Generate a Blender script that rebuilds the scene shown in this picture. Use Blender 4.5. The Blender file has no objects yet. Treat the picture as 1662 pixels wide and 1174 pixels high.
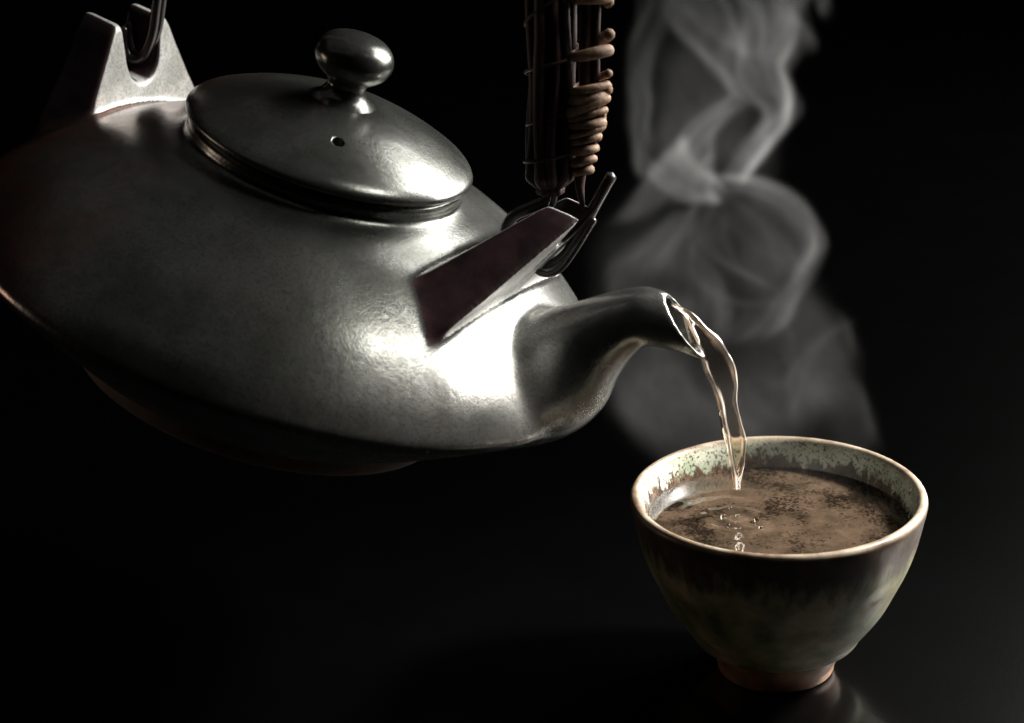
import bpy, bmesh, math
import numpy as np
from mathutils import Vector, Matrix
sc = bpy.context.scene
CM = 0.01
R_ = math.radians
rng = np.random.default_rng(7)

# ------------------------------------------------------------------ camera
PITCH, ROLL = 0.368823303, -2.90083679e-02
CAMP = np.array([-6.24712027, -50.1074280, 27.2737097])           # centimetres
fw = np.array([0, math.cos(PITCH), -math.sin(PITCH)])
rt0 = np.array([1.0, 0, 0]); up0 = np.cross(rt0, fw)
rt = math.cos(ROLL) * rt0 + math.sin(ROLL) * up0
up = -math.sin(ROLL) * rt0 + math.cos(ROLL) * up0
cd = bpy.data.cameras.new('camera'); cam = bpy.data.objects.new('camera', cd)
sc.collection.objects.link(cam); sc.camera = cam
M = Matrix(((rt[0], up[0], -fw[0], CAMP[0] * CM), (rt[1], up[1], -fw[1], CAMP[1] * CM),
            (rt[2], up[2], -fw[2], CAMP[2] * CM), (0, 0, 0, 1)))
cam.matrix_world = M
cd.sensor_fit = 'HORIZONTAL'; cd.sensor_width = 36
cd.angle = R_(25.0)
cd.clip_start = 0.02; cd.clip_end = 20
cd.dof.use_dof = True; cd.dof.focus_distance = 0.552; cd.dof.aperture_fstop = 16
FPX = 831 / math.tan(R_(12.5))

def at(px, py, Y):
    """the point (cm) on the upright plane y = Y that shows at a photograph pixel"""
    d = fw + rt * (px - 831) / FPX - up * (py - 587) / FPX
    return CAMP + d * (Y - CAMP[1]) / d[1]

# ------------------------------------------------------------------ world, lights, exposure
w = bpy.data.worlds.new('World'); sc.world = w; w.use_nodes = True
w.node_tree.nodes['Background'].inputs[0].default_value = (0, 0, 0, 1)
w.node_tree.nodes['Background'].inputs[1].default_value = 0
sc.view_settings.view_transform = 'Standard'; sc.view_settings.look = 'None'
sc.view_settings.exposure = 0; sc.view_settings.gamma = 1
sc.cycles.use_denoising = True
sc.cycles.volume_bounces = 0
sc.cycles.max_bounces = 14; sc.cycles.transparent_max_bounces = 16
sc.cycles.transmission_bounces = 12; sc.cycles.glossy_bounces = 6
sc.cycles.volume_step_rate = 1.0

def area(name, az, el, dist, sx, sy, power, col, aim):
    l = bpy.data.lights.new(name, 'AREA'); l.shape = 'RECTANGLE'; l.size = sx * CM; l.size_y = sy * CM
    l.energy = power; l.color = col
    o = bpy.data.objects.new(name, l); sc.collection.objects.link(o)
    d = Vector((math.sin(R_(az)) * math.cos(R_(el)), math.cos(R_(az)) * math.cos(R_(el)), math.sin(R_(el))))
    o.location = (Vector(aim) + d * dist) * CM
    o.rotation_euler = d.to_track_quat('Z', 'Y').to_euler()
    return o
# one tall softbox at the right, slightly behind the pot; a very weak one overhead and one low at the back left
area('key_softbox', 55, 27, 60, 46, 44, 8.0, (1.0, 0.995, 0.94), (-3, 1, 6))
ps = area('pot_fill_strip', 92, 46, 60, 12, 30, 0.03, (1.0, 1.0, 0.93), (-9.5, -1, 9)); ps.data.spread = R_(17)  # added lamp, aimed at the pot front for its streak of highlight
cs = area('cup_fill_light', 72, 36, 45, 7, 7, 0.38, (1.0, 0.96, 0.90), (0, 0, 4)); cs.data.spread = R_(30)  # added lamp, narrowed to brighten the cup alone
area('top_softbox', -60, 80, 70, 100, 100, 0.13, (1.0, 0.98, 0.95), (-10, 0, 8))
ls = area('left_strip', -80, 2, 45, 6, 18, 0.005, (1.0, 0.78, 0.60), (-12, 0, 8))
ls.data.spread = R_(26)

# ------------------------------------------------------------------ helpers
C = sc.collection
def link(name, me, mat=None, parent=None, loc=None):
    o = bpy.data.objects.new(name, me); C.objects.link(o)
    if mat is not None and me is not None: me.materials.append(mat)
    if parent is not None: o.parent = parent
    if loc is not None: o.location = loc
    return o
def empty(name, mat4, label, cat):
    o = bpy.data.objects.new(name, None); C.objects.link(o); o.empty_display_size = 0.01
    o.matrix_world = mat4; o['label'] = label; o['category'] = cat
    return o
def mesh(name, vs, fs, smooth=True):
    me = bpy.data.meshes.new(name); me.from_pydata([tuple(float(c) * CM for c in v) for v in vs], [], fs)
    if smooth:
        me.polygons.foreach_set('use_smooth', [True] * len(me.polygons))
    me.update(); return me
def spline(pts, n):
    """Catmull-Rom through points (any dimension), n samples"""
    P = np.array(pts, float); P = np.vstack([2 * P[0] - P[1], P, 2 * P[-1] - P[-2]])
    k = len(P) - 3; out = []
    for t in np.linspace(0, k - 1e-9, n):
        i = int(t); f = t - i; a, b, c, d = P[i:i + 4]
        out.append(0.5 * ((2 * b) + (-a + c) * f + (2 * a - 5 * b + 4 * c - d) * f * f + (-a + 3 * b - 3 * c + d) * f ** 3))
    return np.array(out)
def lathe(name, prof, n=128, wob=0.0, seed=0, dens=6):
    """prof: (r, z) in cm; closed top / bottom where r = 0"""
    P = spline(prof, len(prof) * dens) if dens > 1 else np.array(prof, float)
    P[:, 0] = np.maximum(P[:, 0], 0)
    r_ = np.random.default_rng(seed); ph = r_.uniform(0, 6.28, 6)
    vs, fs = [], []
    for i, (r, z) in enumerate(P):
        for k in range(n):
            a = 2 * math.pi * k / n
            q = 1 + wob * (math.sin(2 * a + ph[0]) + .6 * math.sin(3 * a + ph[1] + z * .4) + .4 * math.sin(5 * a + ph[2] + z) )
            vs.append((r * q * math.cos(a), r * q * math.sin(a), z))
    m = len(P)
    for i in range(m - 1):
        for k in range(n):
            k2 = (k + 1) % n
            fs.append((i * n + k, i * n + k2, (i + 1) * n + k2, (i + 1) * n + k))
    me = mesh(name, vs, fs)
    bm = bmesh.new(); bm.from_mesh(me); bmesh.ops.remove_doubles(bm, verts=bm.verts, dist=1e-6)
    bmesh.ops.recalc_face_normals(bm, faces=bm.faces); bm.to_mesh(me); bm.free()
    return me
def tube_vf(path, rad, n=12, closed_ends=True, twist=None, flat=None):
    P = np.array(path, float); m = len(P)
    rad = np.full(m, rad) if np.isscalar(rad) else np.array(rad, float)
    T = np.gradient(P, axis=0); T /= np.linalg.norm(T, axis=1)[:, None] + 1e-12
    ref = np.array([0, 0, 1.0]) if abs(T[0][2]) < .9 else np.array([0, 1.0, 0])
    u = np.cross(T[0], ref); u /= np.linalg.norm(u)
    vs, fs = [], []
    for i in range(m):
        u = u - T[i] * (u @ T[i]); u /= np.linalg.norm(u); v = np.cross(T[i], u)
        for k in range(n):
            a = 2 * math.pi * k / n
            vs.append(P[i] + rad[i] * (u * math.cos(a) + v * math.sin(a)))
    for i in range(m - 1):
        for k in range(n):
            k2 = (k + 1) % n
            fs.append((i * n + k, i * n + k2, (i + 1) * n + k2, (i + 1) * n + k))
    if closed_ends:
        b = len(vs)
        vs.append(P[0] - T[0] * rad[0] * .6); vs.append(P[-1] + T[-1] * rad[-1] * .6)
        for k in range(n):
            k2 = (k + 1) % n
            fs.append((b, k2, k)); fs.append((b + 1, (m - 1) * n + k, (m - 1) * n + k2))
    return vs, fs
def tube(name, path, rad, n=12):
    return mesh(name, *tube_vf(path, rad, n))

# ------------------------------------------------------------------ materials
def mat(name):
    m = bpy.data.materials.new(name); m.use_nodes = True
    nt = m.node_tree; b = nt.nodes['Principled BSDF']
    return m, nt, b
def N(nt, t, **kw):
    n = nt.nodes.new(t)
    for k, v in kw.items():
        if isinstance(v, (int, float, str, bool)) and hasattr(n, k): setattr(n, k, v)
    return n
def noise(nt, co, scale, detail=4, rough=.55):
    n = nt.nodes.new('ShaderNodeTexNoise'); n.inputs['Scale'].default_value = scale
    n.inputs['Detail'].default_value = detail; n.inputs['Roughness'].default_value = rough
    nt.links.new(co, n.inputs['Vector']); return n.outputs['Fac']
def ramp(nt, fac, stops):
    r = nt.nodes.new('ShaderNodeValToRGB'); e = r.color_ramp.elements
    while len(e) < len(stops): e.new(0.5)
    for q, (p, c) in zip(e, stops):
        q.position = p; q.color = (c, c, c, 1) if isinstance(c, (int, float)) else (*c, 1)
    nt.links.new(fac, r.inputs[0]); return r.outputs[0]
def mix(nt, fac, a, b):
    m = nt.nodes.new('ShaderNodeMix'); m.data_type = 'RGBA'
    if isinstance(fac, (int, float)): m.inputs[0].default_value = fac
    else: nt.links.new(fac, m.inputs[0])
    for v, i in ((a, 6), (b, 7)):
        if isinstance(v, tuple): m.inputs[i].default_value = (*v, 1)
        else: nt.links.new(v, m.inputs[i])
    return m.outputs[2]
def math_(nt, op, a, b=None, clamp=False):
    m = nt.nodes.new('ShaderNodeMath'); m.operation = op; m.use_clamp = clamp
    for v, i in ((a, 0), (b, 1)):
        if v is None: continue
        if isinstance(v, (int, float)): m.inputs[i].default_value = v
        else: nt.links.new(v, m.inputs[i])
    return m.outputs[0]
def bump(nt, b, h, strength, dist):
    n = nt.nodes.new('ShaderNodeBump'); n.inputs['Strength'].default_value = strength
    n.inputs['Distance'].default_value = dist
    nt.links.new(h, n.inputs['Height']); nt.links.new(n.outputs[0], b.inputs['Normal']); return n

def pot_glaze(name, tint=(0.225, 0.226, 0.215), metal=.85, r0=.19, r1=.31, brown=.10, bloom=.8, shade_sides=False):
    m, nt, b = mat(name)
    co = nt.nodes.new('ShaderNodeTexCoord').outputs['Object']
    sp_ = nt.nodes.new('ShaderNodeSeparateXYZ'); nt.links.new(co, sp_.inputs[0])
    big = noise(nt, co, 24, 4)
    # iron-red bloom of the glaze towards the back of the pot
    back = ramp(nt, math_(nt, 'MULTIPLY', sp_.outputs[0], -10.0), [(.05, .0), (.75, bloom)])
    bf = ramp(nt, math_(nt, 'ADD', big, math_(nt, 'MULTIPLY', back, .35)), [(.50, 0.0), (.74, 1.0)])
    col = mix(nt, math_(nt, 'MULTIPLY', bf, math_(nt, 'ADD', math_(nt, 'MULTIPLY', back, 1.6), brown), True), tint, (tint[0] * 1.0, tint[1] * .36, tint[2] * .26))
    fine = noise(nt, co, 1400, 5, .7)
    blot = noise(nt, co, 62, 7, .66)
    col = mix(nt, math_(nt, 'MULTIPLY', ramp(nt, blot, [(.40, .85), (.60, 0.0)]), .9), col, (tint[0] * .45, tint[1] * .45, tint[2] * .42))
    col = mix(nt, ramp(nt, fine, [(.36, .55), (.52, 0.0)]), col, (.06, .058, .052))
    if shade_sides:   # shade painted dark red on narrow sides and notch, light painted pale on broad faces
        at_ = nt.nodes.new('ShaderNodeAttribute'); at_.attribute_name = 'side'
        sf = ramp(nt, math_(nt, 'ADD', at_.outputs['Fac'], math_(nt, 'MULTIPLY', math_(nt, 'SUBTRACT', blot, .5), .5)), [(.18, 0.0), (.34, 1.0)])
        shade_col = ramp(nt, noise(nt, co, 130, 5), [(.35, (.014, .007, .008)), (.65, (.045, .020, .023))])
        col = mix(nt, sf, col, shade_col)
    nt.links.new(col, b.inputs['Base Color'])
    b.inputs['Metallic'].default_value = metal
    nt.links.new(ramp(nt, math_(nt, 'ADD', math_(nt, 'MULTIPLY', blot, .5), math_(nt, 'MULTIPLY', noise(nt, co, 40, 4), .5)), [(.40, r1), (.60, r0)]), b.inputs['Roughness'])
    h = math_(nt, 'ADD', math_(nt, 'MULTIPLY', fine, .5), math_(nt, 'MULTIPLY', noise(nt, co, 420, 5, .7), .9))
    bump(nt, b, h, .15, .0004)
    return m
M_pot = pot_glaze('satin_gunmetal_glaze')
M_ear = pot_glaze('ear_glaze_light_shade', (.80, .79, .77), .1, .25, .4, .1, .1, True)  # ear colour holds the light on its faces and the shade on its sides
m, nt, b = mat('unglazed_tan_clay'); M_clay = m
co = nt.nodes.new('ShaderNodeTexCoord').outputs['Object']
nt.links.new(ramp(nt, noise(nt, co, 300, 5), [(.3, (.05, .028, .018)), (.7, (.09, .05, .03))]), b.inputs['Base Color'])
b.inputs['Roughness'].default_value = .8
bump(nt, b, noise(nt, co, 900, 4), .3, .0003)

m, nt, b = mat('dark_lacquered_cane'); M_cane = m
co = nt.nodes.new('ShaderNodeTexCoord').outputs['Object']
nt.links.new(ramp(nt, noise(nt, co, 150, 4), [(.3, (.018, .006, .006)), (.7, (.055, .02, .018))]), b.inputs['Base Color'])
b.inputs['Roughness'].default_value = .55
bump(nt, b, noise(nt, co, 500, 4), .2, .0003)
m, nt, b = mat('tan_rattan_skin'); M_rat = m
co = nt.nodes.new('ShaderNodeTexCoord').outputs['Object']
nt.links.new(ramp(nt, noise(nt, co, 350, 5), [(.3, (.13, .06, .035)), (.65, (.42, .27, .17))]), b.inputs['Base Color'])
b.inputs['Roughness'].default_value = .55
bump(nt, b, noise(nt, co, 1500, 5, .7), .7, .0004)
m, nt, b = mat('black_iron_wire'); M_wire = m
b.inputs['Base Color'].default_value = (.10, .095, .095, 1); b.inputs['Metallic'].default_value = .6
b.inputs['Roughness'].default_value = .22

# ------------------------------------------------------------------ table
m, nt, b = mat('black_lacquer_table'); M_table = m
co = nt.nodes.new('ShaderNodeTexCoord').outputs['Object']
nt.links.new(ramp(nt, noise(nt, co, 40, 6), [(.3, (.0005, .0005, .0005)), (.7, (.0009, .0008, .0009))]), b.inputs['Base Color'])
b.inputs['Roughness'].default_value = .18; b.inputs['Specular IOR Level'].default_value = .55
bump(nt, b, noise(nt, co, 700, 3), .08, .0003)
vs = []; fs = []
t = link('table_top', mesh('table_top', [(-150, -60, -.3), (150, -60, -.3), (150, 150, -.3), (-150, 150, -.3), (-150, -60, -3), (150, -60, -3), (150, 150, -3), (-150, 150, -3)],
    [(0, 1, 2, 3), (7, 6, 5, 4), (0, 4, 5, 1), (1, 5, 6, 2), (2, 6, 7, 3), (3, 7, 4, 0)], False), M_table)
t['kind'] = 'structure'; t['label'] = 'dark smooth table top under the cup, fading to black'

# ------------------------------------------------------------------ teapot
POTC = np.array([-11.695, 4.0, 8.65])
E1 = np.array([0.94765073, 0.01563987, -0.31892553]); E2 = np.array([0, 0.9987998, 0.04898029]); NN = np.array([0.31930879, -0.04641631, 0.9465133])
AZ = R_(22)
A_ = math.cos(AZ) * E1 - math.sin(AZ) * E2; A_ /= np.linalg.norm(A_)
B_ = np.cross(NN, A_)
BASE = 3.1                                         # local z of the equator above the pot's foot
org = POTC - NN * BASE
MP = Matrix(((A_[0], B_[0], NN[0], org[0] * CM), (A_[1], B_[1], NN[1], org[1] * CM), (A_[2], B_[2], NN[2], org[2] * CM), (0, 0, 0, 1)))
pot = empty('teapot', MP, 'dark satin ceramic teapot with cane handle tilted to pour into the small cup', 'teapot')
def Lp(prof): return [(r, h + BASE) for r, h in prof]
def pl(px, py, off=0.0, az=None):
    """(radial, height) in the pot's own upright plane through its axis"""
    a = A_ if az is None else math.cos(az) * E1 - math.sin(az) * E2
    bb = np.cross(NN, a)
    d = fw + rt * (px - 831) / FPX - up * (py - 587) / FPX
    o = POTC + off * bb
    tt = ((o - CAMP) @ bb) / (d @ bb); P = CAMP + tt * d
    return float((P - POTC) @ a), float((P - POTC) @ NN)

body_prof = [(0, 2.9), (1.5, 2.9), (2.8, 2.92), (2.88, 3.1), (2.95, 3.55), (3.05, 3.7), (3.3, 3.7), (3.42, 3.58), (3.42, 3.34), (3.6, 3.2), (4.1, 3.02), (4.8, 2.76), (5.6, 2.34), (6.4, 1.84), (7.1, 1.28), (7.65, .74),
             (7.99, .27), (8.10, .0), (7.98, -.24), (7.6, -.52), (6.9, -1.02), (5.9, -1.70), (5.1, -2.22), (4.5, -2.38), (3, -2.42), (0, -2.42)]
body = link('body', lathe('body', Lp(body_prof), 160, .002, 3), M_pot, pot)
foot = link('foot_ring', lathe('foot_ring', Lp([(4.80, -2.22), (4.80, -2.55), (4.74, -2.74), (4.6, -2.78), (4.4, -2.72), (4.35, -2.3)]), 96, 0, 1, 4), M_clay, pot)
foot['label'] = 'tan unglazed foot ring'
lid_prof = [(0, 4.95), (.6, 4.93), (1.2, 4.86), (1.9, 4.70), (2.6, 4.46), (3.1, 4.24), (3.4, 4.08), (3.56, 3.92), (3.55, 3.79), (3.40, 3.73), (3.2, 3.72), (3.12, 3.72), (3.0, 3.75), (2.75, 3.6), (2.7, 3.2), (2.55, 3.2), (2.5, 3.5), (0, 4.2)]
lidm = lathe('lid', Lp(lid_prof), 160, .0015, 5)
lid = link('lid', lidm, M_pot, pot)
knob_prof = [(1.15, 4.84), (.85, 4.90), (.62, 5.02), (.50, 5.18), (.47, 5.32), (.54, 5.44), (.70, 5.55), (.86, 5.70), (.95, 5.90), (.95, 6.10), (.84, 6.32), (.62, 6.48), (.3, 6.56), (0, 6.58)]
knob = link('knob', lathe('knob', Lp(knob_prof), 96, .004, 8), M_pot, lid)
knob['label'] = 'mushroom shaped knob on the lid'
# vent hole: a real bore through the lid
d_ = fw + rt * (549 - 831) / FPX - up * (231 - 587) / FPX
LPf = spline(lid_prof[:9], 80)
for hh in np.linspace(5.2, 3.9, 400):
    o_ = POTC + NN * hh; P_ = CAMP + d_ * ((o_ - CAMP) @ NN) / (d_ @ NN) - POTC
    if np.interp(math.hypot(P_ @ A_, P_ @ B_), LPf[:, 0], LPf[:, 1]) >= hh: break
bm = bmesh.new(); bmesh.ops.create_cone(bm, cap_ends=True, segments=24, radius1=.15 * CM, radius2=.15 * CM, depth=2.6 * CM)
cm_ = bpy.data.meshes.new('cutter'); bm.to_mesh(cm_); bm.free()
cut = bpy.data.objects.new('cutter', cm_); C.objects.link(cut); cut.parent = pot
cut.location = Vector((P_ @ A_, P_ @ B_, hh + .2 + BASE)) * CM
mod = lid.modifiers.new('bore', 'BOOLEAN'); mod.operation = 'DIFFERENCE'; mod.object = cut; mod.solver = 'EXACT'
bpy.context.view_layer.update()
dg = bpy.context.evaluated_depsgraph_get()
nm = bpy.data.meshes.new_from_object(lid.evaluated_get(dg)); lid.modifiers.clear(); lid.data = nm
bpy.data.objects.remove(cut)

# spout: swept rings in the pot's radial plane, hollow, cut obliquely at the mouth
st = [  # upper and lower edge of each ring, side radius
    ((775, 540), (822, 695), 2.9), ((830, 517), (885, 702), 2.55), ((882, 500), (943, 692), 1.95), ((930, 489), (984, 657), 1.20), ((966, 480), (1004, 612), .96),
    ((1003, 472), (1030, 576), .80), ((1043, 466), (1062, 562), .69), ((1074, 472), (1143, 584), .53)]
tops = np.array([pl(*p[0]) for p in st]); bots = np.array([pl(*p[1]) for p in st])
key = np.concatenate([(tops + bots) / 2, (tops - bots) / 2, np.array([[p[2]] for p in st]), np.array([[-.65], [-.6], [-.45], [-.25], [-.1], [0], [0], [0]])], 1)
K = spline(key, 48)
def ring(k, sc_=1.0, beak=0):
    out = []
    for j in range(48):
        a = 2 * math.pi * j / 48
        q = k[0:2] + k[2:4] * math.cos(a) * sc_
        s = k[4] * sc_ * math.sin(a) * (1 - (.30 * beak if math.cos(a) < 0 else .1 * beak) * abs(math.cos(a)) ** 1.5)
        out.append((q[0], s + k[5], q[1] + BASE))
    return out
rings = []
for i, k in enumerate(K): rings.append(ring(k, 1, (i / 47) ** 4))
Kout = K[-1].copy()
tdir = (K[-1][:2] - K[-3][:2]); tdir /= np.linalg.norm(tdir)
k2 = K[-1].copy(); k2[:2] += tdir * .05; rings.append(ring(k2, .985, 1))
k2 = K[-1].copy(); k2[:2] += tdir * .09; rings.append(ring(k2, .92, 1))
k2 = K[-1].copy(); k2[:2] += tdir * .06; rings.append(ring(k2, .82, 1))
k2 = K[-1].copy(); k2[:2] += tdir * .0; rings.append(ring(k2, .75, 1))
for i in (-2, -4, -7, -10, -14): rings.append(ring(K[i], .71, max(0, 1 + i / 14)))
vs = [v for r in rings for v in r]; fs = []
for i in range(len(rings) - 1):
    for j in range(48):
        j2 = (j + 1) % 48; fs.append((i * 48 + j, i * 48 + j2, (i + 1) * 48 + j2, (i + 1) * 48 + j))
fs.append(tuple((len(rings) - 1) * 48 + j for j in range(48))); fs.append(tuple(range(48))[::-1])
me = mesh('spout', vs, fs)
bm = bmesh.new(); bm.from_mesh(me); bmesh.ops.recalc_face_normals(bm, faces=bm.faces); bm.to_mesh(me); bm.free()
spout = link('spout', me, M_pot, pot)

# ears that hold the handle
def ear(az_rel, a0, h0, hb, ht, rise, slant, th0, th1, nw, nd, sink=1.2, label=None, shift=0.0, lean=0.0):
    """slanted, tapering slab with a U notch in its top; its flanks run straight down into the body"""
    tp = (hb - ht) / rise
    pts = [(-hb - tp * sink, -sink), (-hb - tp * .5, -.5), (-hb, 0)]
    pts += [(-hb + (hb - ht) * f + .05 * math.sin(math.pi * f), rise * f) for f in (.33, .66, .90)]
    pts += [(-ht + .06, rise - .02), (-ht + .2, rise + .02), (-nw - .12, rise - .06)]
    for a in np.linspace(180, 360, 13):
        pts.append((nw * math.cos(R_(a)), rise - nd + nw * 1.1 + nw * 1.1 * math.sin(R_(a))))
    pts += [(nw + .12, rise - .06), (ht - .2, rise + .02), (ht - .06, rise - .02)]
    pts += [(hb - (hb - ht) * f - .05 * math.sin(math.pi * f), rise * f) for f in (.90, .66, .33)]
    pts += [(hb, 0), (hb + tp * .5, -.5), (hb + tp * sink, -sink)]
    bm = bmesh.new(); n = len(pts); ca, sa = math.cos(az_rel), math.sin(az_rel)
    lay = []
    for o in (0, 1):
        row = []
        for s, k in pts:
            tt = th0 + (th1 - th0) * k / rise
            r = a0 + slant * k + o * tt; s2 = s + shift + lean * k
            row.append(bm.verts.new(((r * ca - s2 * sa) * CM, (r * sa + s2 * ca) * CM, (h0 + k + BASE) * CM)))
        lay.append(row)
    bm.faces.new(lay[0]); bm.faces.new(lay[1][::-1])
    for i in range(n):
        j = (i + 1) % n; bm.faces.new((lay[0][j], lay[0][i], lay[1][i], lay[1][j]))
    bmesh.ops.recalc_face_normals(bm, faces=bm.faces)
    me = bpy.data.meshes.new('handle_ear'); bm.to_mesh(me); bm.free()
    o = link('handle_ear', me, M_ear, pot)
    bv = o.modifiers.new('round', 'BEVEL'); bv.width = .16 * CM; bv.segments = 4; bv.limit_method = 'ANGLE'; bv.angle_limit = R_(35)
    me.polygons.foreach_set('use_smooth', [True] * len(me.polygons))
    if label: o['label'] = label
    return o
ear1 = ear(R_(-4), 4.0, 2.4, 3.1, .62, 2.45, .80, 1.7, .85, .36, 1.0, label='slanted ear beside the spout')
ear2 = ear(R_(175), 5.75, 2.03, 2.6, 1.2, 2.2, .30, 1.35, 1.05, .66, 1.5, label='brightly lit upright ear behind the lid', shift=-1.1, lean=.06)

# the clay of body, spout and ears is luted together: melt their joints into soft fillets, then hand each face back to its part
from mathutils.bvhtree import BVHTree
def fuse(objs, voxel, reach=.30, iters=45):
    bpy.context.view_layer.update(); dg = bpy.context.evaluated_depsgraph_get()
    src = [bpy.data.meshes.new_from_object(o.evaluated_get(dg)) for o in objs]
    trees = []; V = []; F = []; off = 0
    for me in src:
        v = [tuple(x.co) for x in me.vertices]; f = [tuple(p.vertices) for p in me.polygons]
        trees.append(BVHTree.FromPolygons(v, f)); V += v; F += [tuple(i + off for i in p) for p in f]; off += len(v)
    me = bpy.data.meshes.new('whole'); me.from_pydata(V, [], F); me.update()
    o = bpy.data.objects.new('whole', me); C.objects.link(o)
    rm = o.modifiers.new('r', 'REMESH'); rm.mode = 'VOXEL'; rm.voxel_size = voxel * CM; rm.adaptivity = 0
    bpy.context.view_layer.update(); dg = bpy.context.evaluated_depsgraph_get()
    wm = bpy.data.meshes.new_from_object(o.evaluated_get(dg)); bpy.data.objects.remove(o)
    n = len(wm.vertices); co = np.empty(n * 3); wm.vertices.foreach_get('co', co); co = co.reshape(-1, 3)
    ed = np.empty(len(wm.edges) * 2, int); wm.edges.foreach_get('vertices', ed); ed = ed.reshape(-1, 2)
    D = np.full((len(src), n), 1.0); lim = (reach + .2) * CM
    for k, t in enumerate(trees):
        find = t.find_nearest
        for i in range(n):
            h = find(co[i], lim)
            if h[3] is not None: D[k, i] = h[3]
    own = D.argmin(0); Ds = np.sort(D, 0); wgt = np.clip(1.25 - Ds[1] / (reach * CM), 0, 1); wgt = wgt * wgt * (3 - 2 * wgt)
    deg = np.bincount(ed.ravel(), minlength=n)[:, None].astype(float)
    def lap(x):
        a = np.zeros_like(x)
        for c in range(3):
            a[:, c] = np.bincount(ed[:, 0], x[ed[:, 1], c], n) + np.bincount(ed[:, 1], x[ed[:, 0], c], n)
        return a / deg - x
    for i in range(iters):
        co = co + lap(co) * (wgt * .7)[:, None]
        if i < 4: co = co + lap(co) * .45; co = co - lap(co) * .46
    for i in range(3): co = co + lap(co) * .4
    wl_ = (np.where(own >= 2, .55, np.where(own == 1, .35, 0.0)) * np.clip((Ds[1] / CM - .05) / .3, 0, 1))[:, None]
    for i in range(9): co = co + lap(co) * wl_
    wm.vertices.foreach_set('co', co.ravel()); wm.update()
    nv = np.empty(n * 3); wm.vertices.foreach_get('normal', nv); nv = nv.reshape(-1, 3)
    polys = np.array([tuple(p.vertices) for p in wm.polygons if len(p.vertices) == 4])
    po = np.array([np.bincount(own[q], minlength=len(src)).argmax() for q in polys])
    for k, ob in enumerate(objs):
        q = polys[po == k]; u, inv = np.unique(q.ravel(), return_inverse=True); q2 = inv.reshape(-1, 4)
        m2 = bpy.data.meshes.new(ob.name); m2.from_pydata(co[u].tolist(), [], q2.tolist()); m2.update()
        m2.polygons.foreach_set('use_smooth', [True] * len(m2.polygons))
        m2.normals_split_custom_set_from_vertices(nv[u].tolist())
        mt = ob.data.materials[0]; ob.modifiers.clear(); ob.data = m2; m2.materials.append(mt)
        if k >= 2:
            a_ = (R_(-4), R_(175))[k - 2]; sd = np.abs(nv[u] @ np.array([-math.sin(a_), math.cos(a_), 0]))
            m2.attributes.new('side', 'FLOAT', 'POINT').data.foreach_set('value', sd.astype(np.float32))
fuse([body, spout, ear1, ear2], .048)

# ------------------------------------------------------------------ handle (arched bundle of canes, rattan binding, wire hooks)
hb_ = [pl(*p) for p in [(893, 312), (893, 262), (894, 200), (896, 110), (894, 20)]]
hp = [(a, 0, h) for a, h in hb_] + [(3.0, .3, 11.7), (0.2, .9, 13.3), (-3.0, 1.6, 12.8), (-4.9, 2.0, 10.4), (-5.1, 2.1, 8.2), (-5.1, 2.1, 7.0)]
HS = spline([(a, y_, h + BASE) for a, y_, h in hp], 160)
def offset_path(P, du, dv):
    T = np.gradient(P, axis=0); T /= np.linalg.norm(T, axis=1)[:, None]
    v = np.array([0, 1.0, 0]); u = np.cross(v, T)
    return P + u * np.reshape(du, (-1, 1)) + v[None] * np.reshape(dv, (-1, 1))
handle = link('handle', tube('handle', offset_path(HS, np.zeros(160), np.zeros(160)), .30, 16), M_cane, pot)
handle['label'] = 'arched handle of dark canes bound with rattan'
nc = 9
for k in range(nc):
    a = 2 * math.pi * k / nc + .3
    s_ = np.linspace(0, 1, 160)
    wob = .03 * np.sin(s_ * 17 + k * 2.1)
    taper = np.clip(np.minimum(s_, 1 - s_) * 18, .45, 1)
    P = offset_path(HS, (math.cos(a) * .43 + wob) * taper, (math.sin(a) * .50 + wob) * taper)
    link('cane', tube('cane', P, .15 + .02 * math.sin(k * 3.3), 8), M_cane, handle)
def helix(s0, s1, turns, r0, r1, rad, seed=0, flat=1.0, cu=0.0, cv=0.0):
    n = int(turns * 26) + 10; ss = np.linspace(s0, s1, n); idx = ss * 159
    i0 = np.clip(idx.astype(int), 0, 158); f = (idx - i0)[:, None]
    P = HS[i0] * (1 - f) + HS[i0 + 1] * f
    r_ = np.random.default_rng(seed); ph = np.linspace(0, turns * 2 * math.pi, n) + seed
    rr = np.linspace(r0, r1, n) * (1 + .05 * np.sin(ph * .37 + seed))
    return tube('binding', offset_path(P, cu + np.cos(ph) * rr, cv + np.sin(ph) * rr), rad * (1 + .12 * np.sin(ph * 1.7)), 8)
# loose turns round the bundle
link('binding', helix(.06, .93, 9, .58, .62, .045, 1), M_cane, handle)
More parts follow.
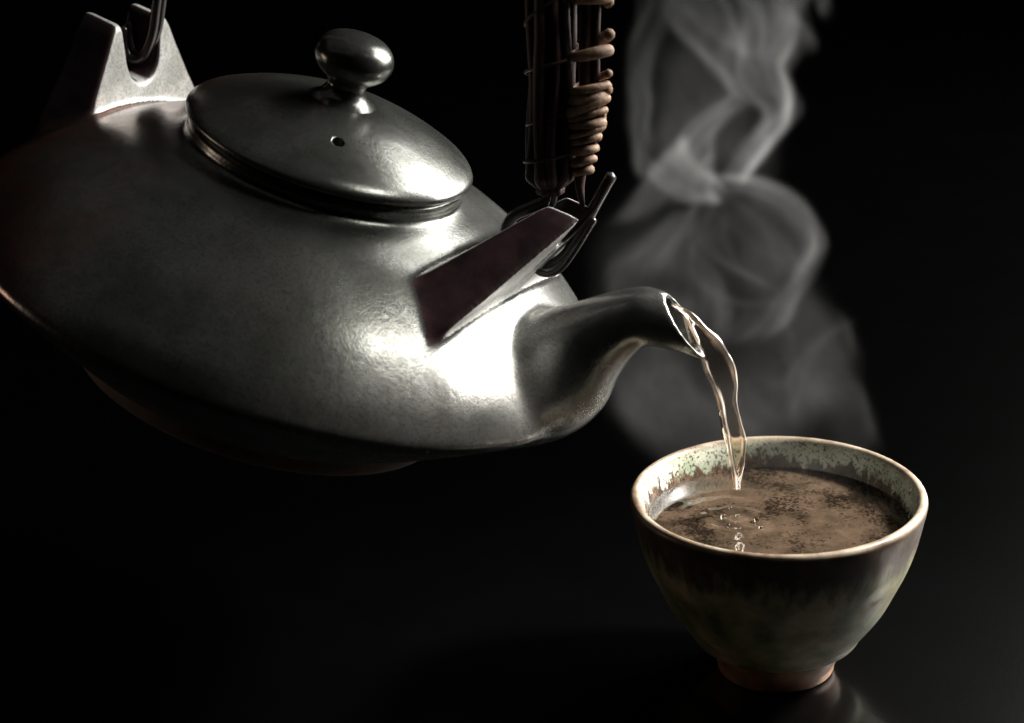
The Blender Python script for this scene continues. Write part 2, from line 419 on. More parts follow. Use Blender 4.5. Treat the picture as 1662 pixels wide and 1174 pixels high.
# the side cane on the spout side with its tight rattan turns
sp = [pl(*p) for p in [(946, 338), (941, 300), (944, 262), (948, 215), (950, 150), (950, 80), (952, 0), (955, -80)]]
SP = spline([(a, 0.0, h + BASE) for a, h in sp], 90)
link('cane', tube('cane', SP, np.clip(np.linspace(.05, .5, 90), .05, .15), 10), M_cane, handle)
sp2 = [pl(*p) for p in [(952, 285), (958, 240), (962, 200), (966, 150), (966, 90), (967, 30), (970, -60)]]
SP2 = spline([(a, .05, h + BASE) for a, h in sp2], 70)
link('cane', tube('cane', SP2, np.clip(np.linspace(.03, .5, 70), .03, .10), 10), M_cane, handle)
def wind(p0, p1, w0, w1, tilt, rad, seed):
    """one visible turn of rattan: a closed slanted loop round the side canes"""
    c0 = np.array([*pl(*p0)]); c1 = np.array([*pl(*p1)]); n = 36; P = []
    for i in range(n + 1):
        a = 2 * math.pi * i / n
        c = c0 * (1 - i / n) + c1 * (i / n); ww = w0 + (w1 - w0) * i / n
        P.append((c[0] + ww * math.cos(a), .42 * ww / .4 * math.sin(a), c[1] + BASE + tilt * math.cos(a)))
    return tube('binding', P, rad * (1 + .15 * np.sin(np.linspace(0, 9, n + 1) + seed)), 9)
loops = [((958, 66), (958, 92), .36, .37, .30, .13)]
yy = 128; kk = 0; wr = np.random.default_rng(5)
while yy < 268:
    f_ = (yy - 128) / 140; ww = .35 * (1 - .62 * f_ ** 2.2) * (1 + wr.uniform(-.1, .1)); st_ = 15 * wr.uniform(.75, 1.35)
    loops.append(((957 - 10 * f_, yy), (957 - 10 * f_, yy + st_), ww, ww * wr.uniform(.9, 1.05), wr.uniform(.22, .42) * (1 - .4 * f_), wr.uniform(.085, .145) * (1 - .25 * f_))); yy += st_
for i, (p0, p1, w0, w1, tl, rd) in enumerate(loops):
    link('binding', wind(p0, p1, w0, w1, tl, rd, i), M_rat, handle)
link('binding', wind((962, 2), (960, -8), .34, .34, .1, .16, 4), M_rat, handle)

def hook(pts, off, rad=.10, name='wire_hook'):
    P = spline([(*[(q[0]), ][:1], off, q[1] + BASE) for q in pts], 60)
    return link(name, tube(name, P, rad, 12), M_wire, handle)
hk = [pl(*p) for p in [(899, 296), (888, 325), (858, 340), (828, 355), (818, 383), (840, 415), (872, 434), (906, 424), (934, 388), (962, 336), (989, 287)]]
hook(hk, 0.15, .14)
hk2 = [pl(*p) for p in [(903, 300), (900, 330), (880, 352), (850, 372), (850, 405), (880, 440), (910, 436), (936, 404), (967, 354)]]
hook(hk2, -.15, .085)
# back hooks in the notch of the far ear
bk = [pl(*p, 2.1) for p in [(262, -90), (262, -30), (258, 10), (250, 60), (234, 92), (214, 92), (206, 70), (204, 45)]]
hook(bk, 1.95, .12); hook([(a * 1.0 - .05, h + .08) for a, h in bk], 2.3, .12)

# ------------------------------------------------------------------ cup
m, nt, b = mat('green_brown_drip_glaze'); M_cup = m
tc = nt.nodes.new('ShaderNodeTexCoord').outputs['Object']
sep = nt.nodes.new('ShaderNodeSeparateXYZ'); nt.links.new(tc, sep.inputs[0])
rr = math_(nt, 'SQRT', math_(nt, 'ADD', math_(nt, 'MULTIPLY', sep.outputs[0], sep.outputs[0]), math_(nt, 'MULTIPLY', sep.outputs[1], sep.outputs[1])))
z = math_(nt, 'MULTIPLY', sep.outputs[2], 100.0)               # cm
# streaks run down the wall: noise squeezed in height
mp = nt.nodes.new('ShaderNodeMapping'); mp.inputs['Scale'].default_value = (1, 1, .22); nt.links.new(tc, mp.inputs['Vector'])
streak = noise(nt, mp.outputs[0], 420, 5, .6)
broad = noise(nt, mp.outputs[0], 70, 3)
speck = noise(nt, tc, 1300, 4, .7)
green_o = ramp(nt, noise(nt, tc, 110, 5), [(.3, (.045, .055, .022)), (.5, (.16, .16, .075)), (.7, (.34, .26, .16))])
green = ramp(nt, noise(nt, tc, 90, 4), [(.3, (.20, .23, .155)), (.55, (.37, .38, .30)), (.75, (.48, .45, .38))])
brown = ramp(nt, noise(nt, tc, 160, 5), [(.3, (.02, .012, .008)), (.55, (.065, .040, .026)), (.75, (.13, .088, .06))])
wob_ = math_(nt, 'ADD', math_(nt, 'MULTIPLY', streak, 1.5), math_(nt, 'MULTIPLY', broad, .8))
# inside: pale green from the rim to about 0.6 cm down, breaking into brown
zi = math_(nt, 'ADD', z, math_(nt, 'SUBTRACT', wob_, 1.15))
inside = mix(nt, ramp(nt, math_(nt, 'SUBTRACT', zi, 3.3), [(.50, 0.0), (.64, 1.0)]), brown, green)
inside = mix(nt, math_(nt, 'MULTIPLY', ramp(nt, speck, [(.54, 0.0), (.57, 1.0)]), .9), inside, (.02, .012, .008))
# outside: brown under the rim, green lower down
zo = math_(nt, 'ADD', z, math_(nt, 'MULTIPLY', math_(nt, 'SUBTRACT', wob_, 1.15), 1.2))
outside = mix(nt, ramp(nt, math_(nt, 'MULTIPLY', zo, .2), [(.60, 0.0), (.72, 1.0)]), green_o, mix(nt, .4, brown, (.02, .01, .006)))
# rim edge burns to red brown
geo = nt.nodes.new('ShaderNodeAttribute'); geo.attribute_name = 'inside'
allc = mix(nt, geo.outputs['Fac'], outside, inside)
allc = mix(nt, ramp(nt, math_(nt, 'SUBTRACT', z, 3.7), [(.52, 0.0), (.63, .8)]), allc, ramp(nt, noise(nt, tc, 130, 4), [(.35, (.10, .055, .03)), (.65, (.33, .27, .20))]))
nt.links.new(allc, b.inputs['Base Color'])
ro_ = math_(nt, 'MULTIPLY', math_(nt, 'SUBTRACT', 1.0, geo.outputs['Fac']), .20)
nt.links.new(math_(nt, 'ADD', ramp(nt, noise(nt, tc, 200, 4), [(.35, .20), (.65, .34)]), ro_), b.inputs['Roughness'])
b.inputs['Specular IOR Level'].default_value = .35
bump(nt, b, math_(nt, 'ADD', math_(nt, 'MULTIPLY', streak, .6), noise(nt, tc, 200, 3)), .22, .0004)

m, nt, b = mat('red_brown_unglazed_foot'); M_foot = m
co = nt.nodes.new('ShaderNodeTexCoord').outputs['Object']
nt.links.new(ramp(nt, noise(nt, co, 220, 5), [(.3, (.17, .075, .038)), (.7, (.34, .18, .10))]), b.inputs['Base Color'])
b.inputs['Roughness'].default_value = .5
bump(nt, b, noise(nt, co, 700, 4), .3, .0004)

cup = empty('tea_cup', Matrix.Translation((0, 0, -.30 * CM)), 'small green and brown glazed footed cup catching the poured tea', 'cup')
outer = [(1.40, .44), (1.62, .46), (1.84, .52), (1.98, .62), (2.06, .76), (2.11, .86), (2.28, 1.08), (2.62, 1.58), (2.92, 2.2), (3.16, 2.75), (3.33, 3.3), (3.45, 3.85), (3.52, 4.2), (3.50, 4.32), (3.43, 4.37)]
inner = [(3.34, 4.35), (3.26, 4.24), (3.19, 4.0), (3.10, 3.6), (2.96, 3.1), (2.74, 2.6), (2.4, 2.1), (1.9, 1.55), (1.2, 1.2), (0, 1.1)]
me = lathe('bowl', outer + inner, 160, .0025, 11)
att = me.attributes.new('inside', 'FLOAT', 'POINT')
co_ = np.empty(len(me.vertices) * 3); me.vertices.foreach_get('co', co_); co_ = co_.reshape(-1, 3) / CM
rv = np.hypot(co_[:, 0], co_[:, 1]); PI_ = np.array(sorted([(z_, r) for r, z_ in inner])); PO = np.array(sorted([(z_, r) for r, z_ in outer]))
mid = (np.interp(co_[:, 2], PI_[:, 0], PI_[:, 1]) + np.interp(co_[:, 2], PO[:, 0], PO[:, 1])) / 2
att.data.foreach_set('value', ((rv < mid) & (co_[:, 2] > 1.2)).astype(np.float32))
link('bowl', me, M_cup, cup, (0, 0, .30 * CM))
link('foot', lathe('foot', [(1.40, .50), (1.56, .45), (1.585, .38), (1.56, .24), (1.49, .06), (1.43, -.08), (1.41, -.22), (1.36, -.295), (1.2, -.30), (1.1, -.25), (1.0, .0), (0, .02)], 96, .003, 2, 4), M_foot, cup, (0, 0, .30 * CM))

# tea in the cup
TEA_Z = 3.64
m = bpy.data.materials.new('brown_tea'); m.use_nodes = True; M_tea = m; nt = m.node_tree
for n_ in list(nt.nodes): nt.nodes.remove(n_)
out = nt.nodes.new('ShaderNodeOutputMaterial')
co = nt.nodes.new('ShaderNodeTexCoord').outputs['Object']
tr = nt.nodes.new('ShaderNodeBsdfTransparent'); tr.inputs[0].default_value = (.80, .62, .46, 1)
df = nt.nodes.new('ShaderNodeBsdfDiffuse'); df.inputs[0].default_value = (.16, .10, .065, 1)
mx = nt.nodes.new('ShaderNodeMixShader'); cl_ = noise(nt, co, 60, 4, .6)
sp1 = ramp(nt, math_(nt, 'ADD', noise(nt, co, 1300, 5, .75), math_(nt, 'MULTIPLY', math_(nt, 'SUBTRACT', .5, cl_), 1.15)), [(.50, 0.0), (.62, .9)])
dc = mix(nt, sp1, ramp(nt, noise(nt, co, 130, 6, .65), [(.3, (.065, .046, .028)), (.7, (.20, .135, .092))]), (.012, .008, .006)); nt.links.new(dc, df.inputs[0])
tcx = mix(nt, sp1, (.80, .62, .46), (.12, .08, .05)); nt.links.new(tcx, tr.inputs[0])
mx.inputs[0].default_value = .36
nt.links.new(tr.outputs[0], mx.inputs[1]); nt.links.new(df.outputs[0], mx.inputs[2])
gl = nt.nodes.new('ShaderNodeBsdfGlossy'); gl.inputs['Roughness'].default_value = .02
fr = nt.nodes.new('ShaderNodeFresnel'); fr.inputs[0].default_value = 1.6
m2 = nt.nodes.new('ShaderNodeMixShader'); nt.links.new(fr.outputs[0], m2.inputs[0])
nt.links.new(mx.outputs[0], m2.inputs[1]); nt.links.new(gl.outputs[0], m2.inputs[2]); nt.links.new(m2.outputs[0], out.inputs[0])
nr_, na = 90, 220
vs = [(0, 0, TEA_Z)]; fs = []
imp = at(1191, 787, .0); ix, iy = imp[0], imp[1]
for i in range(1, nr_ + 1):
    r = 3.16 * i / nr_
    for k in range(na):
        a = 2 * math.pi * k / na; x, y = r * math.cos(a), r * math.sin(a); d = math.hypot(x - ix, y - iy)
        zz = TEA_Z + .034 * math.sin(d * 11) * math.exp(-d * 1.3) + .02 * math.sin(x * 9 + y * 13) * math.exp(-d * 2.2) + .006 * math.sin(x * 3.1 + y * 2.2)
        zz += .03 * max(0, (r - 3.0) / .16) ** 2
        vs.append((x, y, zz))
for k in range(na): fs.append((0, 1 + k, 1 + (k + 1) % na))
for i in range(nr_ - 1):
    for k in range(na):
        a0_, a1_ = 1 + i * na + k, 1 + i * na + (k + 1) % na; fs.append((a0_, a0_ + na, a1_ + na, a1_))
tea = link('tea', mesh('tea', vs, fs), M_tea); tea['label'] = 'clear brown tea filling the small cup'; tea['category'] = 'tea'

m, nt, b = mat('tea_bubble_film'); M_bub = m
b.inputs['Base Color'].default_value = (1, .93, .84, 1); b.inputs['Roughness'].default_value = 0.01
b.inputs['Transmission Weight'].default_value = 1; b.inputs['IOR'].default_value = 1.33
br_ = np.random.default_rng(12); bmsh = {}
for k in range(6):
    r = (.035, .05, .07)[k % 3]
    if r not in bmsh:
        bm = bmesh.new(); bmesh.ops.create_icosphere(bm, subdivisions=3, radius=r * CM)
        q = bpy.data.meshes.new('bubble'); bm.to_mesh(q); bm.free()
        q.polygons.foreach_set('use_smooth', [True] * len(q.polygons)); q.materials.append(M_bub); bmsh[r] = q
    a = br_.uniform(0, 6.28); d = br_.uniform(.22, .85) if k < 8 else br_.uniform(1.2, 2.0)
    link('bubble', bmsh[r], None, tea, Vector((ix + d * math.cos(a), iy + d * math.sin(a) * .9, TEA_Z + r * .35)) * CM)

# ------------------------------------------------------------------ stream of tea from the spout
m, nt, b = mat('clear_pouring_tea'); M_st = m
b.inputs['Base Color'].default_value = (1, .84, .70, 1); b.inputs['Roughness'].default_value = 0.07
b.inputs['Transmission Weight'].default_value = 1; b.inputs['IOR'].default_value = 1.33
fa_ = nt.nodes.new('ShaderNodeAttribute'); fa_.attribute_name = 'glint'
nt.links.new(math_(nt, 'SUBTRACT', 1.0, fa_.outputs['Fac']), b.inputs['Transmission Weight'])  # pale opaque share painted onto the strands as their bright highlights
lv = [((1112, 512), (1094, 496), .06, .06), ((1126, 556), (1116, 508), .08, .07), ((1137, 577), (1137, 527), .085, .08), ((1143, 592), (1156, 546), .10, .10), ((1152, 612), (1173, 566), .11, .10),
      ((1162, 636), (1187, 592), .11, .09), ((1170, 662), (1195, 624), .125, .065), ((1175, 690), (1194, 655), .11, .05), ((1181, 714), (1202, 688), .07, .05),
      ((1185, 738), (1208, 718), .06, .055), ((1189, 762), (1206, 748), .055, .06), ((1192, 782), (1200, 774), .06, .06), ((1192, 796), (1198, 796), .06, .06)]
SY = .45
L = spline([(*at(*a, SY - .05), *at(*b_, SY + .1), ra, rb) for a, b_, ra, rb in lv], 90)
vs = []; fs = []; nsec = 32; glint = []
for i, q in enumerate(L):
    Lp_, Rp_ = q[0:3], q[3:6]; ra, rb = q[6] * (1 + .12 * math.sin(i * .35) + .05 * math.sin(i * .9)), q[7] * (1 + .2 * math.sin(i * .47 + 2))
    ax = Rp_ - Lp_; ln = np.linalg.norm(ax); ax /= ln
    dn = np.array([.25, 0, -1.0]); dp = np.cross(ax, dn); dp /= np.linalg.norm(dp)
    for j in range(nsec):
        glint.append(0.0)
        a = 2 * math.pi * j / nsec; ca, sa = math.cos(a), math.sin(a)
        tpos = (1 - ca) / 2                              # 0 at the left strand, 1 at the right strand
        along = -ra + (ln + ra + rb) * tpos
        e = min(abs(tpos), abs(1 - tpos)) * (ln + ra + rb)
        rloc = ra if tpos < .5 else rb
        e0 = max(0, 1 - ((e - rloc) / rloc) ** 2) if e < 2 * rloc else 0
        glint[-1] = .5 * e0 * (1 if tpos < .5 else .6) * (.65 + .35 * math.sin(i * .31 + 1))
        th = max(math.sqrt(e0) * rloc, .022 if e > rloc else 0)
        vs.append(Lp_ + ax * along + dp * th * (1 if sa >= 0 else -1) * (0 if j in (0, nsec // 2) else 1))
for i in range(len(L) - 1):
    for j in range(nsec):
        j2 = (j + 1) % nsec; fs.append((i * nsec + j, i * nsec + j2, (i + 1) * nsec + j2, (i + 1) * nsec + j))
fs.append(tuple(range(nsec))[::-1]); fs.append(tuple((len(L) - 1) * nsec + j for j in range(nsec)))
me = mesh('tea_stream', vs, fs)
bm = bmesh.new(); bm.from_mesh(me); bmesh.ops.recalc_face_normals(bm, faces=bm.faces); bm.to_mesh(me); bm.free()
me.attributes.new('glint', 'FLOAT', 'POINT').data.foreach_set('value', np.array(glint, np.float32))
stream = link('tea_stream', me, M_st); stream['label'] = 'thin clear stream of tea falling from the spout into the cup'; stream['category'] = 'tea stream'

# ------------------------------------------------------------------ steam: a real density grid filled with thin curling sheets
LO = np.array([-6.0, -2.0, 3.7]); HI = np.array([5.0, 4.5, 18.2]); VX = .065
RES = np.round((HI - LO) / VX).astype(int) + 1
def sheet(Lc, Rc, tau, n=260000, y0=1.2, ya=.5, ph=0.0, edge=(1.0, 1.0), base=.35, streak=.5, bow=.0, fade=(.08, .08), jit=.012, k=5):
    """curtain between two outline curves (photograph pixels): edge-heavy like a folded sheet, streaked along its rise"""
    A = spline(Lc, 200); Bc = spline(Rc, 200)
    s = rng.random(n); t_ = rng.random(n)
    i = s * 198.999; i0 = i.astype(int); f = (i - i0)[:, None]
    a = A[i0] * (1 - f) + A[i0 + 1] * f; b_ = Bc[i0] * (1 - f) + Bc[i0 + 1] * f
    # slow waver of the across coordinate makes streak lines wander
    px = a * (1 - t_[:, None]) + b_ * t_[:, None]
    wdt = np.linalg.norm(b_ - a, axis=1)
    nrm = np.stack([np.gradient(A[:, 1]), -np.gradient(A[:, 0])], 1)[i0]
    px[:, 0] += 5 * np.sin(px[:, 1] * .021 + ph) + 3 * np.sin(px[:, 1] * .05 + t_ * 4 + ph * 2)
    px[:, 1] += 4 * np.sin(px[:, 0] * .03 + ph)
    y = y0 + ya * np.sin(t_ * math.pi * 1.3 + s * 3.1 + ph) + bow * (t_ * 2 - 1)
    wgt = base + edge[0] * np.exp(-t_ * k) * 1.0 + edge[1] * np.exp(-(1 - t_) * k)
    wn_ = 2.2 * np.sin(s * 3.7 + ph * 2) + 1.1 * np.sin(s * 8.3 + t_ * 3 + ph)
    st_ = 1 + streak * (np.sin(t_ * 8 + wn_) * .45 + np.sin(t_ * 19 + wn_ * 2.1 + ph * 3) * .3 + np.sin(t_ * 43 - wn_ * 3 + ph) * .25 + np.sin(t_ * 90 + wn_ * 6) * .15)
    wgt = wgt * np.clip(st_, .05, 3) * np.clip(s / fade[0], 0, 1) * np.clip((1 - s) / fade[1], 0, 1)
    wgt *= np.clip(t_ / .03, 0, 1) * np.clip((1 - t_) / .03, 0, 1)
    d = fw[None] + rt[None] * ((px[:, 0] - 831) / FPX)[:, None] - up[None] * ((px[:, 1] - 587) / FPX)[:, None]
    P = CAMP + d * ((y - CAMP[1]) / d[:, 1])[:, None]
    ln = np.linalg.norm(np.gradient((A + Bc) / 2, axis=0), axis=1).sum()
    area_ = ln / 68 * wdt / 68
    P = P + rng.normal(0, jit, P.shape)
    return P, wgt * tau * area_ / n
S = []
# broad veil rising off the cup
S.append(sheet([(1110, 790), (1015, 700), (985, 590), (990, 480), (1010, 400), (1060, 330)], [(1425, 770), (1395, 640), (1345, 500), (1290, 420), (1230, 350), (1180, 315)], .055, 400000, 1.3, .8, .3, (.15, .35), .9, .55, .3, (.05, .2)))
S.append(sheet([(1180, 800), (1130, 660), (1080, 560), (1060, 440), (1090, 340), (1110, 290)], [(1330, 800), (1330, 640), (1290, 540), (1230, 470), (1180, 380), (1150, 300)], .04, 260000, .4, .7, 1.7, (.5, .5), .35, .8, -.4, (.05, .1)))
S.append(sheet([(1120, 790), (1045, 700), (1000, 610), (985, 560)], [(1200, 790), (1150, 680), (1090, 600), (1050, 500)], .06, 160000, 2.2, .5, 2.2, (.4, .5), .4, .7, 0, (.1, .3)))
S.append(sheet([(1250, 780), (1290, 660), (1300, 590), (1270, 520)], [(1438, 745), (1412, 670), (1375, 560), (1330, 470)], .06, 200000, 1.6, .4, 4.2, (.1, 1.2), .45, .4, .2, (.1, .35)))
# round bulb at the right
S.append(sheet([(1125, 290), (1160, 330), (1185, 390), (1200, 450), (1190, 520), (1160, 560)], [(1150, 300), (1235, 298), (1310, 345), (1322, 420), (1290, 510), (1225, 560)], .24, 260000, 1.8, .5, .9, (.1, 1.6), .25, .6, .4, (.06, .25)))
S.append(sheet([(1080, 330), (1040, 380), (1000, 430), (1005, 520), (1040, 570)], [(1140, 330), (1130, 400), (1160, 460), (1180, 520), (1170, 590)], .22, 200000, .9, .4, 3.1, (.5, .6), .3, .8, .2, (.05, .3)))
# waist and bright knot
S.append(sheet([(965, 360), (1010, 320), (1060, 270), (1120, 205), (1170, 160), (1215, 135)], [(1165, 330), (1160, 325), (1145, 310), (1150, 260), (1180, 210), (1235, 160)], .42, 220000, 1.0, .5, 5.0, (.4, .5), .35, .7, -.2, (.15, .15)))
S.append(sheet([(1040, 270), (1070, 310), (1110, 335), (1160, 330)], [(1110, 215), (1120, 250), (1140, 285), (1180, 310)], .62, 120000, 1.4, .3, .2, (.6, .6), .5, .6, 0, (.1, .1)))
# tall column over the waist: left limb, right limb, crossing band
S.append(sheet([(1045, 290), (1022, 240), (1025, 150), (1040, 60), (1050, -60)], [(1075, 280), (1050, 230), (1060, 140), (1085, 60), (1080, -60)], .30, 160000, 1.3, .3, 1.1, (.8, .3), .35, .5, 0, (.1, .02)))
S.append(sheet([(1170, 320), (1190, 250), (1235, 180), (1225, 110), (1200, 40), (1170, -60)], [(1225, 295), (1262, 240), (1285, 160), (1275, 110), (1302, 60), (1300, -60)], .62, 240000, 1.7, .4, 2.4, (.25, .8), .35, .6, .2, (.1, .02)))
S.append(sheet([(1215, 175), (1150, 110), (1090, 40), (1060, -50)], [(1270, 150), (1235, 80), (1190, 20), (1150, -60)], .40, 160000, 1.0, .5, 3.6, (.8, .3), .35, .6, .3, (.2, .02)))
S.append(sheet([(1060, -50), (1110, 30), (1180, 80), (1280, 100)], [(1250, -60), (1280, -10), (1300, 40), (1305, 80)], .22, 160000, 2.2, .4, .6, (.4, .8), .3, .5, .2, (.02, .2)))
S.append(sheet([(1110, 330), (1060, 220), (1060, 120), (1090, 20), (1100, -60)], [(1200, 330), (1220, 220), (1230, 120), (1220, 20), (1200, -60)], .07, 160000, .3, .6, 4.6, (.2, .2), .8, .6, .2, (.1, .02)))
# small wisp at the top
S.append(sheet([(1300, -60), (1318, 0), (1332, 36)], [(1345, -60), (1345, 0), (1336, 38)], .22, 60000, 2.4, .2, .6, (.5, .5), .4, .4, 0, (.02, .3)))
# faint formless haze joining the plume to the cup
S.append(sheet([(1130, 800), (1040, 700), (990, 560), (985, 420), (1020, 280)], [(1400, 800), (1400, 690), (1350, 540), (1300, 400), (1240, 280)], .075, 300000, 1.2, .9, 2.0, (0, 0), 1.0, .25, 0, (.02, .35), .22))
S.append(sheet([(1100, 760), (1010, 680), (975, 540), (965, 400), (985, 300)], [(1230, 760), (1180, 680), (1120, 540), (1090, 400), (1080, 300)], .05, 160000, .8, .6, 5.2, (0, 0), 1.0, .25, 0, (.05, .35), .2))
S.append(sheet([(1040, 300), (1040, 150), (1060, -60)], [(1250, 300), (1270, 150), (1290, -60)], .06, 160000, 1.5, .6, 1.2, (0, 0), 1.0, .3, 0, (.2, .02), .18))
# fine bright threads along the folds
def thread(c, wd, tau, y0, ph, n=50000, ends=(.15, .25)):
    c = np.array(c, float); return sheet(c - [wd, 0], c + [wd, 2], tau, n, y0, .15, ph, (0, 0), .62, .9, 0, ends, .02)
for c, wd, tau, y0 in [
    ([(990, 345), (1040, 295), (1090, 240), (1140, 185), (1210, 135)], 5, .30, 1.0),
    ([(1010, 350), (1060, 300), (1110, 230), (1150, 190), (1230, 150)], 9, .16, 1.2),
    ([(1160, 312), (1230, 296), (1295, 325), (1326, 395), (1308, 470), (1262, 540)], 6, .34, 1.9),
    ([(1170, 330), (1220, 318), (1270, 345), (1296, 400), (1280, 460)], 10, .16, 2.0),
    ([(1032, 260), (1024, 190), (1030, 110), (1048, 30), (1055, -60)], 5, .30, 1.3),
    ([(1055, 250), (1045, 190), (1056, 120), (1080, 40), (1085, -60)], 8, .16, 1.3),
    ([(1225, 290), (1262, 235), (1285, 165), (1282, 110), (1304, 60), (1300, -40)], 6, .36, 1.8),
    ([(1200, 300), (1235, 230), (1262, 160), (1255, 110), (1280, 50), (1280, -40)], 9, .22, 1.7),
    ([(1075, -40), (1100, 40), (1150, 95), (1215, 140), (1262, 160)], 6, .34, 1.0),
    ([(1060, 350), (1010, 400), (998, 460), (1010, 530), (1000, 620)], 8, .14, .9),
    ([(1140, 370), (1160, 420), (1200, 450), (1240, 475)], 9, .22, .8),
    ([(1130, 380), (1120, 430), (1150, 480), (1190, 500), (1260, 490)], 6, .18, .7),
    ([(1432, 725), (1405, 650), (1372, 560), (1350, 500)], 5, .12, 1.6),
    ([(1290, 700), (1280, 620), (1310, 560), (1370, 520)], 12, .09, 1.5),
    ([(1110, 215), (1118, 260), (1140, 300), (1175, 318)], 10, .40, 1.2),
    ([(1150, 250), (1130, 280), (1120, 325), (1150, 330)], 8, .30, 1.1),
    ([(1180, -40), (1230, 30), (1255, 80), (1240, 150)], 9, .26, 1.4)]:
    S.append(thread(c, wd, tau, y0, wd * 1.7 + tau * 9))
P = np.concatenate([s[0] for s in S]); W = np.concatenate([s[1] for s in S])
# gentle shared turbulence: lumps in the density and a slow drift of the sheets
rt_ = np.random.default_rng(21)
def field(P, wl, n):
    out = np.zeros(len(P))
    for _ in range(n):
        k_ = rt_.normal(size=3); k_ *= 2 * math.pi / (wl * (.7 + .8 * rt_.random())) / np.linalg.norm(k_)
        out += np.sin(P @ k_ + rt_.random() * 6.28)
    return out / math.sqrt(n)
D3 = np.stack([field(P, 3.5, 5) for _ in range(3)], 1) * .13 + np.stack([field(P, 1.2, 5) for _ in range(3)], 1) * .03
W = W * np.clip(1 + .5 * field(P, 4.0, 6) + .3 * field(P, 1.5, 6), .08, 3)
W = W * np.clip((P[:, 2] - 3.9) / 2.2, .12, 1)
P = P + D3
P[:, 0] += .05 * np.sin(P[:, 2] * 2.3 + P[:, 1] * 1.7) + .02 * np.sin(P[:, 2] * 6.1 + P[:, 1] * 5)
P[:, 1] += .08 * np.sin(P[:, 2] * 1.7 + P[:, 0] * 2.1)
q = (P - LO) / VX; ok = np.all((q >= 0) & (q < RES - 1.001), axis=1); q = q[ok]; W = W[ok]
i0 = q.astype(int); f = q - i0; G = np.zeros(int(np.prod(RES)))
for dx in (0, 1):
    for dy in (0, 1):
        for dz in (0, 1):
            ww = W * (f[:, 0] if dx else 1 - f[:, 0]) * (f[:, 1] if dy else 1 - f[:, 1]) * (f[:, 2] if dz else 1 - f[:, 2])
            idx = ((i0[:, 2] + dz) * RES[1] + i0[:, 1] + dy) * RES[0] + i0[:, 0] + dx
            G += np.bincount(idx, ww, len(G))
G = G.reshape(RES[2], RES[1], RES[0]) / VX ** 3
ker = np.array([.06, .24, .40, .24, .06])
for ax in range(3):
    for rep in range(2 if ax == 1 else 1):
        pad = [(2, 2) if a == ax else (0, 0) for a in range(3)]; Gp = np.pad(G, pad)
        G = sum(ker[j] * np.take(Gp, range(j, j + G.shape[ax]), axis=ax) for j in range(5))
for ax in range(3):                                    # nothing on the box faces
    sl = [slice(None)] * 3
    for e in (0, -1):
        sl[ax] = e; 
        if not (ax == 0 and e == -1): G[tuple(sl)] = 0
G = G.astype(np.float32)
me = bpy.data.meshes.new('steam'); me.vertices.add(G.size)
me.attributes.new('density', 'FLOAT', 'POINT').data.foreach_set('value', G.ravel())
steam = bpy.data.objects.new('steam', me); C.objects.link(steam)
steam['kind'] = 'stuff'; steam['label'] = 'curling grey steam rising from the hot tea'
m = bpy.data.materials.new('white_steam'); m.use_nodes = True; nt = m.node_tree
for n_ in list(nt.nodes): nt.nodes.remove(n_)
pv = nt.nodes.new('ShaderNodeVolumePrincipled'); pv.inputs['Color'].default_value = (.97, .97, .98, 1)
pv.inputs['Density'].default_value = 14.5; pv.inputs['Density Attribute'].default_value = 'density'; pv.inputs['Anisotropy'].default_value = .25
nt.links.new(pv.outputs[0], nt.nodes.new('ShaderNodeOutputMaterial').inputs['Volume'])
ng = bpy.data.node_groups.new('fill_steam', 'GeometryNodeTree')
ng.interface.new_socket('Geometry', in_out='INPUT', socket_type='NodeSocketGeometry')
ng.interface.new_socket('Geometry', in_out='OUTPUT', socket_type='NodeSocketGeometry')
gi = ng.nodes.new('NodeGroupInput'); go = ng.nodes.new('NodeGroupOutput')
pos = ng.nodes.new('GeometryNodeInputPosition')
def vm(op, a, b):
    n = ng.nodes.new('ShaderNodeVectorMath'); n.operation = op
    for v, i in ((a, 0), (b, 1)):
        if v is None: continue
        if isinstance(v, tuple): n.inputs[i].default_value = v
        else: ng.links.new(v, n.inputs[i])
    return n.outputs[0]
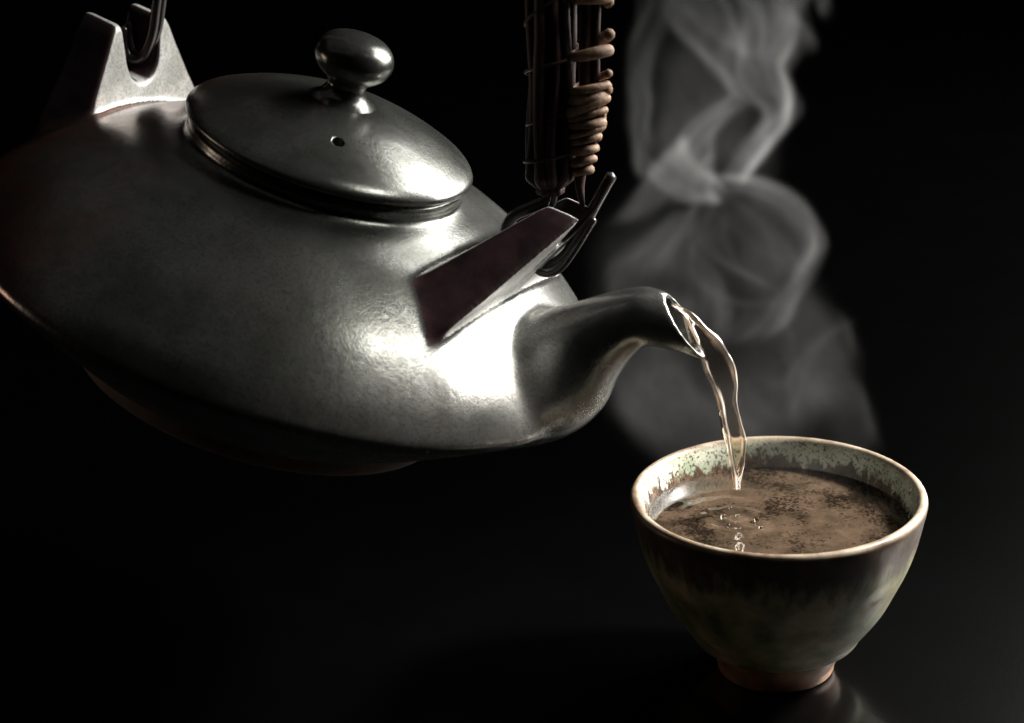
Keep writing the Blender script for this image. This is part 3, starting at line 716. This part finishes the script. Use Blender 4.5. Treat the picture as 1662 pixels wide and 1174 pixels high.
def fm(op, a, b):
    n = ng.nodes.new('ShaderNodeMath'); n.operation = op
    for v, i in ((a, 0), (b, 1)):
        if isinstance(v, (int, float)): n.inputs[i].default_value = v
        else: ng.links.new(v, n.inputs[i])
    return n.outputs[0]
g = vm('ADD', vm('MULTIPLY', vm('SUBTRACT', pos.outputs[0], tuple(LO * CM)), (1 / (VX * CM),) * 3), (.5, .5, .5))
g = vm('FLOOR', g, None)
sx = ng.nodes.new('ShaderNodeSeparateXYZ'); ng.links.new(g, sx.inputs[0])
def clampi(v, hi): return fm('MINIMUM', fm('MAXIMUM', v, 0.0), float(hi))
# index built in integers: a float would lose single steps past 16 million, the grid has fewer cells
ix_ = clampi(sx.outputs[0], RES[0] - 1); iy_ = clampi(sx.outputs[1], RES[1] - 1); iz_ = clampi(sx.outputs[2], RES[2] - 1)
idx = fm('ADD', fm('MULTIPLY', fm('ADD', fm('MULTIPLY', iz_, float(RES[1])), iy_), float(RES[0])), ix_)
si = ng.nodes.new('GeometryNodeSampleIndex'); si.data_type = 'FLOAT'; si.domain = 'POINT'; si.clamp = True
na_ = ng.nodes.new('GeometryNodeInputNamedAttribute'); na_.data_type = 'FLOAT'; na_.inputs['Name'].default_value = 'density'
ng.links.new(gi.outputs[0], si.inputs['Geometry']); ng.links.new(na_.outputs['Attribute'], si.inputs['Value']); ng.links.new(idx, si.inputs['Index'])
vc = ng.nodes.new('GeometryNodeVolumeCube'); ng.links.new(si.outputs[0], vc.inputs['Density'])
vc.inputs['Background'].default_value = 0
vc.inputs['Min'].default_value = tuple(LO * CM); vc.inputs['Max'].default_value = tuple(HI * CM)
for nme, r in zip(('Resolution X', 'Resolution Y', 'Resolution Z'), RES): vc.inputs[nme].default_value = int(r)
sm = ng.nodes.new('GeometryNodeSetMaterial'); sm.inputs['Material'].default_value = m
ng.links.new(vc.outputs[0], sm.inputs[0]); ng.links.new(sm.outputs[0], go.inputs[0])
md = steam.modifiers.new('fill', 'NODES'); md.node_group = ng
